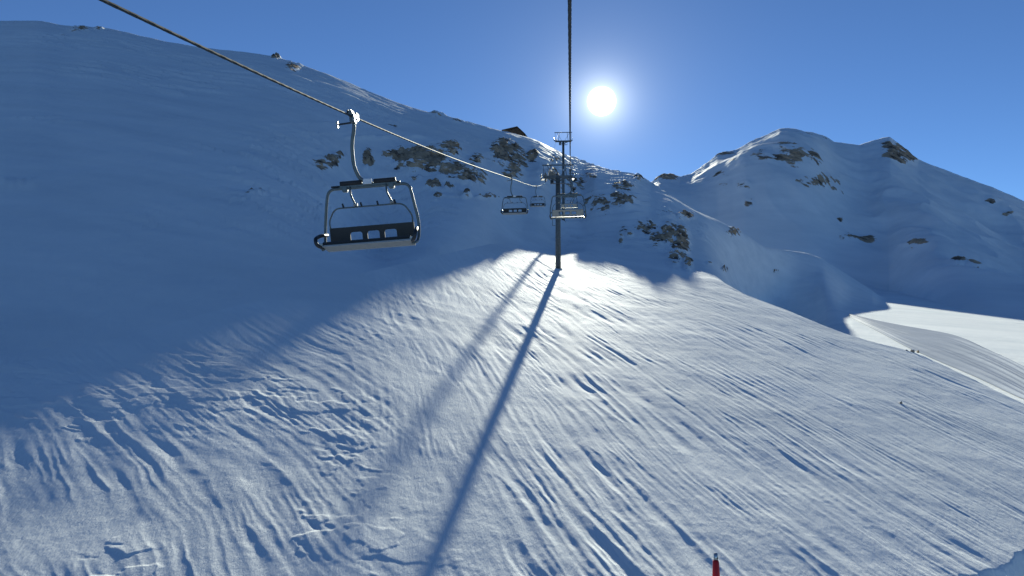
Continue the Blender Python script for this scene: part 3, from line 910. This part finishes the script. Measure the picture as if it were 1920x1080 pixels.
# ------------------------------------------------------------------ chair
def make_chair():
    """quad chair; origin on the rope, +y the way the riders face"""
    root = empty('lift_chair')
    cx = -0.20
    # grip
    bm = bmesh.new()
    add_box(bm, (0, 0.0, 0.0), (0.13, 0.50, 0.085), bevel=.02)
    add_box(bm, (0.0, 0.06, -0.09), (0.10, 0.26, 0.14), bevel=.02)
    add_box(bm, (0.02, 0.12, 0.07), (0.09, 0.20, 0.10), bevel=.02)
    add_box(bm, (-0.03, -0.14, 0.07), (0.07, 0.16, 0.09), bevel=.015)
    grip = build('grip', bm, M_STEEL, root)
    bm = bmesh.new(); add_tube(bm, [(0.0, 0.02, -0.13), (0.36, 0.02, -0.15)], 0.022, 8); build('grip_lever', bm, M_DARK, grip)
    for dzz in (-.045, .045):
        bm = bmesh.new(); add_wheel(bm, (0.38, 0.02, -0.15 + dzz), (1, 0, 0), 0.035, 0.04, 12); build('roller', bm, M_ALU, grip)
    for yy in (-.17, .17):
        bm = bmesh.new(); add_wheel(bm, (0.075, yy, 0.075), (1, 0, 0), 0.045, 0.035, 14); build('roller', bm, M_DARK, grip)
    bm = bmesh.new(); add_box(bm, (-0.06, 0.21, -0.10), (0.05, 0.05, 0.11), bevel=.01); build('grip_jaw', bm, M_ALU, grip)
    # hanger
    bm = bmesh.new()
    add_tube(bm, arc_path([(0, 0.0, -0.06), (0.0, 0.0, -0.25), (0.10, -0.06, -0.62), (0.10, -0.12, -1.10), (-0.02, -0.16, -1.42), (-0.30, -0.18, -1.52)], [.12, .3, .3, .3], 7), 0.042, 12)
    build('hanger', bm, M_STEEL, root, True)
    # top beam
    yb = -0.18
    bm = bmesh.new(); add_box(bm, (cx, yb, -1.535), (1.34, 0.09, 0.085), bevel=.015); beam = build('top_beam', bm, M_STEEL, root)
    for sx in (-1, 1):
        bm = bmesh.new(); add_tube(bm, [(cx + sx * .14, yb + .035, -1.475), (cx + sx * .64, yb + .035, -1.475)], 0.055, 12); build('rubber_sleeve', bm, M_RUBBER, beam, True)
        bm = bmesh.new(); add_box(bm, (cx + sx * .54, yb + .02, -1.61), (0.13, 0.13, 0.12), bevel=.02); build('bracket', bm, M_STEEL, beam)
    bm = bmesh.new(); add_box(bm, (cx, yb + .075, -1.475), (0.20, 0.02, 0.12), bevel=.006); build('number_plate', bm, M_PLATE, beam)
    bm = bmesh.new(); add_tube(bm, [(cx - .74, yb + .02, -1.53), (cx + .86, yb + .02, -1.53)], .022, 8); build('pivot_shaft', bm, M_DARK, beam, True)
    # side frame, one bent tube from seat to seat
    half = [(0.40, yb, -1.58), (0.94, yb, -1.58), (1.00, yb, -1.90), (1.10, yb - .10, -2.50), (1.08, -.16, -2.92), (1.02, .20, -2.99)]
    pts = [(cx - x, y, z) for x, y, z in half[::-1]] + [(cx + x, y, z) for x, y, z in half]
    bm = bmesh.new(); add_tube(bm, arc_path(pts, [.22, .3, .3, .24, .05, .05, .24, .3, .3, .22], 8), 0.033, 12)
    build('frame', bm, M_STEEL, root, True)
    # seat: cushion above, ribbed aluminium tray below
    rt = Matrix.Rotation(R(9), 3, 'X')
    bm = bmesh.new(); add_box(bm, (cx, 0.05, -2.90), (2.04, 0.50, 0.07), rt, bevel=.03); seat = build('seat', bm, M_DARK, root)
    bm = bmesh.new()
    for k in range(5):
        c = Vector((cx, 0.05, -2.90)) + rt @ Vector((0, -0.19 + k * .098, -0.060))
        add_box(bm, c, (2.02, 0.082, 0.035), rt, bevel=.008)
    build('seat_tray', bm, M_ALU, seat)
    # backrest with three openings
    zt, zb, yk = -2.46, -2.86, -0.26
    lean = Matrix.Rotation(R(-8), 4, 'X')

    def panel(w, h, th, yoff, holes):
        """upright board with rounded openings cut through it"""
        bm = bmesh.new()
        loops = [[(-w / 2, -h / 2), (w / 2, -h / 2), (w / 2, h / 2), (-w / 2, h / 2)]]
        for hx, hw, z0, z1 in holes:
            rr = 0.055
            pts = []
            for (qx, qz, a0) in ((hx + hw / 2 - rr, z1 - rr, 0), (hx - hw / 2 + rr, z1 - rr, 90)):
                for k in range(5):
                    a = R(a0 + 22.5 * k); pts.append((qx + rr * math.cos(a), qz + rr * math.sin(a)))
            pts += [(hx - hw / 2, z0), (hx + hw / 2, z0)]
            loops.append(pts)
        es = []
        for lp in loops:
            vs = [bm.verts.new((x, 0, z)) for x, z in lp]
            es += [bm.edges.new((vs[k], vs[(k + 1) % len(vs)])) for k in range(len(vs))]
        bmesh.ops.triangle_fill(bm, use_beauty=True, use_dissolve=False, edges=es)
        r = bmesh.ops.extrude_face_region(bm, geom=bm.faces[:])
        bmesh.ops.translate(bm, vec=(0, -th, 0), verts=[v for v in r['geom'] if isinstance(v, bmesh.types.BMVert)])
        bmesh.ops.transform(bm, matrix=Matrix.Translation((cx, yk + yoff, (zt + zb) / 2)) @ lean, verts=bm.verts[:])
        return bm
    holes = [(-.43, .28, -.115, .075), (-.03, .28, -.115, .075), (.37, .28, -.115, .075)]
    back = build('backrest', panel(1.96, .40, .035, .0, holes), M_DARK, root)
    build('back_shell', panel(1.92, .37, .012, -.038, [(a, .30, -.125, .085) for a, *_ in holes]), M_PANEL, back)
    # armrests
    for sx in (-1, 1):
        bm = bmesh.new()
        add_tube(bm, arc_path([(cx + sx * 1.04, -.22, -2.62), (cx + sx * 1.10, .10, -2.66), (cx + sx * 1.13, .36, -2.76), (cx + sx * 1.10, .38, -2.90), (cx + sx * 1.02, .22, -2.95)], .12, 6), 0.042, 10)
        arm = build('armrest', bm, M_DARK, root, True)
        bm = bmesh.new(); add_box(bm, (cx + sx * 1.03, .30, -2.885), (.10, .055, .05), bevel=.012); build('end_cap', bm, M_ALU, arm)
    # raised restraint bar
    bm = bmesh.new()
    ybar = -.10
    bl = [(cx - .95, -.24, -2.50), (cx - .97, -.20, -2.32), (cx - .80, ybar, -2.04), (cx + .80, ybar, -2.04), (cx + .97, -.20, -2.32), (cx + .95, -.24, -2.50)]
    add_tube(bm, arc_path(bl, [.12, .14, .14, .12], 6), 0.017, 8)
    bar = build('restraint_bar', bm, M_STEEL, root, True)
    for xx in (-.42, .42):
        bm = bmesh.new()
        add_tube(bm, arc_path([(cx + xx, yb + .02, -1.50), (cx + xx, yb + .06, -1.74), (cx + xx - .12, ybar + .02, -1.98), (cx + xx - .13, ybar, -2.04)], .14, 6), 0.021, 8)
        build('bar_arm', bm, M_STEEL, bar, True)
        bm = bmesh.new(); add_wheel(bm, (cx + xx - .125, ybar + .02, -1.99), (1, 0, 0), .034, .09, 12); build('bar_joint', bm, M_ALU, bar)
    for xx in (-.62, -.22, .16, .58):
        bm = bmesh.new(); add_tube(bm, [(cx + xx, ybar, -2.04), (cx + xx + .025, ybar + .01, -1.94)], [.024, .020], 8); build('foot_peg', bm, M_DARK, bar)
    return root


def copy_tree(o, parent=None):
    c = o.copy(); COL.objects.link(c); c.parent = parent
    for ch in list(o.children):
        copy_tree(ch, c)
    return c


proto = make_chair()
CHAIRS = [(16.4, True, 4.0, 'nearest empty chair with dark seat and raised bar, facing us on the left rope'),
          (62.0, True, 1.0, 'small empty chair facing us on the left rope, second from the camera'),
          (107.0, True, 0.5, 'tiny empty chair facing us on the left rope, closest to the near pylon'),
          (46.5, False, 1.0, 'empty chair seen from behind with tan back shell, in front of the pylon'),
          (93.0, False, 0.5, 'smaller tan backed chair seen from behind, above the one before the pylon')]
chair_objs = []
for i, (t, left, swing, lab) in enumerate(CHAIRS):
    o = proto if i == 0 else copy_tree(proto)
    o.location = rope_pt(t, left)
    if left:
        o.rotation_euler = Euler((0, R(swing), R(180) - LINE_AZ), 'XYZ')
    else:
        o.rotation_euler = Euler((0, R(-swing), -LINE_AZ), 'XYZ')
    tag(o, lab, 'lift chair', 'chairs on the lift')
    chair_objs.append(o)


# ------------------------------------------------------------------ pylons
def make_tower(t, lab, r0, r1, hold, extra):
    c = RD * t + RL * (GAUGE / 2)
    zr = rope_z(t)
    zg = min(ground(c.x + dx, c.y + dy) for dx in (-.6, 0, .6) for dy in (-.8, .8))
    root = empty('lift_pylon', (c.x, c.y, zg), (0, 0, -LINE_AZ))
    tag(root, lab, 'pylon', 'chairlift pylons')
    H = zr - zg
    arm_z = H + (0.95 if hold else -0.95)
    slope = math.atan((rope_z(t + 3) - rope_z(t - 3)) / 6)
    bm = bmesh.new()
    add_tube(bm, [(0, 0, -1.5), (0, 0, H * .5), (0, 0, arm_z)], [r0, (r0 + r1) / 2, r1], 24)
    pole = build('pole', bm, M_POLE, root, True)
    bm = bmesh.new(); add_box(bm, (0, 0, -0.25), (1.7, 1.7, 0.9), bevel=.08); build('footing', bm, plain('concrete', (.34, .33, .31), .9, 0, .2, 2), root)
    for f in (.16, .36, .56, .78):
        bm = bmesh.new(); rr = (r0 + (r1 - r0) * f) + .06
        add_tube(bm, [(0, 0, H * f), (0, 0, H * f + .12)], rr, 24); build('flange', bm, M_STEEL, pole)
    # ladder with its side frame
    bm = bmesh.new()
    for xx in (-.19, .19):
        add_tube(bm, [(xx, -r0 - .22, 1.6), (xx, -r1 - .22, arm_z)], .03, 6)
    z = 1.7
    while z < arm_z:
        add_tube(bm, [(-.19, -r0 - .22 + (r0 - r1) * z / H, z), (.19, -r0 - .22 + (r0 - r1) * z / H, z)], .018, 6); z += .32
    for f in (.2, .4, .6, .8, .97):
        add_box(bm, (0, -(r0 + (r1 - r0) * f) - .1, arm_z * f), (.3, .3, .04))
    build('ladder', bm, M_STEEL, root)
    bm = bmesh.new()
    zf = H * .50
    add_tube(bm, arc_path([(-r0, 0, zf), (-r0 - .55, 0, zf), (-r0 - .55, 0, zf + 1.35), (-r0, 0, zf + 1.35)], .06, 3), .05, 8)
    build('bracket', bm, M_STEEL, root)
    # crossarm
    bm = bmesh.new()
    add_box(bm, (0, 0, arm_z), (GAUGE + 1.0, .50, .55), bevel=.04)
    for sx in (-1, 1):
        add_box(bm, (sx * 1.0, 0, arm_z - .45), (1.5, .22, .28), Matrix.Rotation(sx * R(-28 if not hold else -28), 3, 'Y'))
    build('crossarm', bm, M_POLE, root)
    # sheave trains, catwalks and rails over each rope
    n = 8
    for sx in (-1, 1):
        x = sx * GAUGE / 2
        rot = Matrix.Rotation(slope, 3, 'X')
        zoff = (.026 + .25) if hold else -(.026 + .25)
        O = Vector((x, 0, H))
        bm = bmesh.new()
        add_box(bm, O + rot @ Vector((sx * -.13, 0, zoff * 1.35)), (.12, 5.0, .34), rot, bevel=.03)
        add_box(bm, O + rot @ Vector((sx * -.13, 0, zoff * 2.1)), (.16, 2.8, .36), rot, bevel=.03)
        add_box(bm, O + rot @ Vector((sx * -.10, 0, zoff * 2.9)), (.26, .5, .5), rot, bevel=.03)
        tr = build('sheave_beam', bm, M_POLE, root)
        for k in range(n):
            yy = (k - (n - 1) / 2) * .62
            bm = bmesh.new()
            # each wheel presses on the rope where the rope really is
            zl = rope_z(t + yy * math.cos(slope)) - zr
            add_wheel(bm, Vector((x, yy * math.cos(slope), H + zl + zoff)), (1, 0, 0), .25, .11, 18)
            build('sheave', bm, M_DARK, tr)
        bm = bmesh.new()
        xo = x + sx * .55
        pz = zoff * 1.2 - (.3 if not hold else -.1)
        for k in range(13):
            add_box(bm, O + rot @ Vector((sx * .55, -2.7 + k * .45, pz)), (.62, .40, .04), rot)
        cat = build('catwalk', bm, M_POLE, root)
        bm = bmesh.new()
        for zz in (.55, 1.05):
            add_tube(bm, [O + rot @ Vector((sx * .85, -2.8, pz + zz)), O + rot @ Vector((sx * .85, 2.8, pz + zz))], .03, 6)
        for k in range(6):
            yy = -2.8 + k * 1.12
            add_tube(bm, [O + rot @ Vector((sx * .85, yy, pz)), O + rot @ Vector((sx * .85, yy, pz + 1.05))], .03, 6)
        build('rail', bm, M_STEEL, cat)
    # service platform round the mast head, control box, sign
    bm = bmesh.new()
    zp = arm_z - 1.5
    for k in range(6):
        add_box(bm, (-1.25 + k * .5, -r1 - .55, zp), (.46, .9, .05))
    pf = build('work_platform', bm, M_POLE, root)
    bm = bmesh.new()
    for zz in (.55, 1.1):
        add_tube(bm, [(-1.5, -r1 - 1.0, zp + zz), (1.5, -r1 - 1.0, zp + zz)], .03, 6)
        for sx in (-1, 1):
            add_tube(bm, [(sx * 1.5, -r1 - 1.0, zp + zz), (sx * 1.5, -r1 - .1, zp + zz)], .03, 6)
    for xx in (-1.5, -.75, 0, .75, 1.5):
        add_tube(bm, [(xx, -r1 - 1.0, zp), (xx, -r1 - 1.0, zp + 1.1)], .03, 6)
    build('rail', bm, M_STEEL, pf)
    bm = bmesh.new(); add_box(bm, (-1.15, -r1 - .3, zp + .45), (.6, .3, .8), bevel=.03); build('control_box', bm, M_DARK, root)
    bm = bmesh.new(); add_box(bm, (0, -r0 - .02, H * .62), (.55, .04, .75), bevel=.01); build('sign_plate', bm, M_PLATE, root)
    # lifting frame on top
    bm = bmesh.new()
    top = arm_z + extra
    for sx in (-1, 1):
        add_box(bm, (sx * 1.55, 0, (arm_z + top) / 2 + .2), (.16, .2, extra - .3), Matrix.Rotation(sx * R(-7), 3, 'Y'))
        add_tube(bm, [(sx * 2.9, 0, top - .05), (sx * 2.9, 0, arm_z + .2)], .05, 6)
        add_tube(bm, [(sx * .5, 0, arm_z + .2), (sx * 2.3, 0, top)], .05, 6)
    add_box(bm, (0, 0, top), (GAUGE + 1.4, .22, .24), bevel=.02)
    build('lifting_frame', bm, M_POLE, root)
    return root


tower_a = make_tower(148.0, 'grey tubular pylon standing in the sunlit snow, casting the long shadow', 0.56, 0.44, True, 2.4)
tower_b = make_tower(265.0, 'far pylon higher up the hill rising against the sky below the sun', 0.50, 0.42, False, 3.2)

# ------------------------------------------------------------------ hut on the ridge
uL, eL = ray(966, 247)
hy_ = 414.0
hc = Vector((float(uL) * hy_, hy_, 0))
hz0 = float(ray(966, 256)[1]) * hy_
root = empty('mountain_hut', (hc.x, hc.y, hz0 - 4.0), (0, 0, R(-12)))
tag(root, 'dark roofed hut peeking over the snowy ridge', 'hut')
bm = bmesh.new(); add_box(bm, (0, 0, 2.6), (10.5, 9, 5.2)); build('wall', bm, M_WOOD, root)
bm = bmesh.new()
prof = [(-6.6, 6.9), (2.2, 8.4), (6.4, 4.4), (6.4, 4.0), (2.2, 8.0), (-6.6, 6.5)]
v0 = [bm.verts.new((x, -5.2, z)) for x, z in prof]; v1 = [bm.verts.new((x, 5.2, z)) for x, z in prof]
bm.faces.new(v0); bm.faces.new(v1[::-1])
for k in range(6): bm.faces.new((v0[k], v1[k], v1[(k + 1) % 6], v0[(k + 1) % 6]))
roof = build('roof', bm, M_ROOF, root)
bm = bmesh.new()
v0 = [bm.verts.new((x, y, z)) for y in (-4.5, 4.5) for x, z in ((-5.2, 5.2), (5.2, 5.2), (2.2, 8.0))]
bm.faces.new(v0[:3]); bm.faces.new(v0[3:][::-1])
for k in range(3): bm.faces.new((v0[k], v0[(k + 1) % 3], v0[3 + (k + 1) % 3], v0[3 + k]))
build('gable', bm, M_WOOD, root)

# ------------------------------------------------------------------ ski pole held point-up by the rider behind the camera
tu, te = ray(1342, 1037)
TIP = Vector((float(tu) * 0.95, 0.95, float(te) * 0.95))
L = 1.15
ax = Vector((-0.075, -0.30, -0.95)).normalized()
GRIP = TIP + ax * L
root = empty('ski_pole', GRIP)
tag(root, 'red ski pole tip with metal point sticking up at the bottom edge', 'ski pole')


def pp(d):
    return TIP + ax * d - GRIP


bm = bmesh.new(); add_tube(bm, [pp(.105), pp(L - .14)], [.0062, .0085], 12); build('shaft', bm, M_RED, root, True)
bm = bmesh.new(); add_tube(bm, [pp(.0085), pp(.011), pp(.034), pp(.115)], [.0034, .0040, .0049, .0066], 14); build('ferrule', bm, M_RED, root, True)
bm = bmesh.new(); add_tube(bm, [pp(0), pp(.001), pp(.011)], [.0020, .0026, .0030], 12); build('point', bm, plain('bare_steel', (.5, .5, .5), .22, .95, .05, 40), root, True)
bm = bmesh.new(); add_tube(bm, [pp(.0330), pp(.0345), pp(.039), pp(.042)], [.009, .026, .026, .009], 20); build('basket', bm, M_YELLOW, root, True)
bm = bmesh.new(); add_tube(bm, [pp(L - .145), pp(L - .13), pp(L - .07), pp(L - .02), pp(L)], [.011, .0155, .0145, .0175, .012], 14); build('handle', bm, M_CORK, root, True)
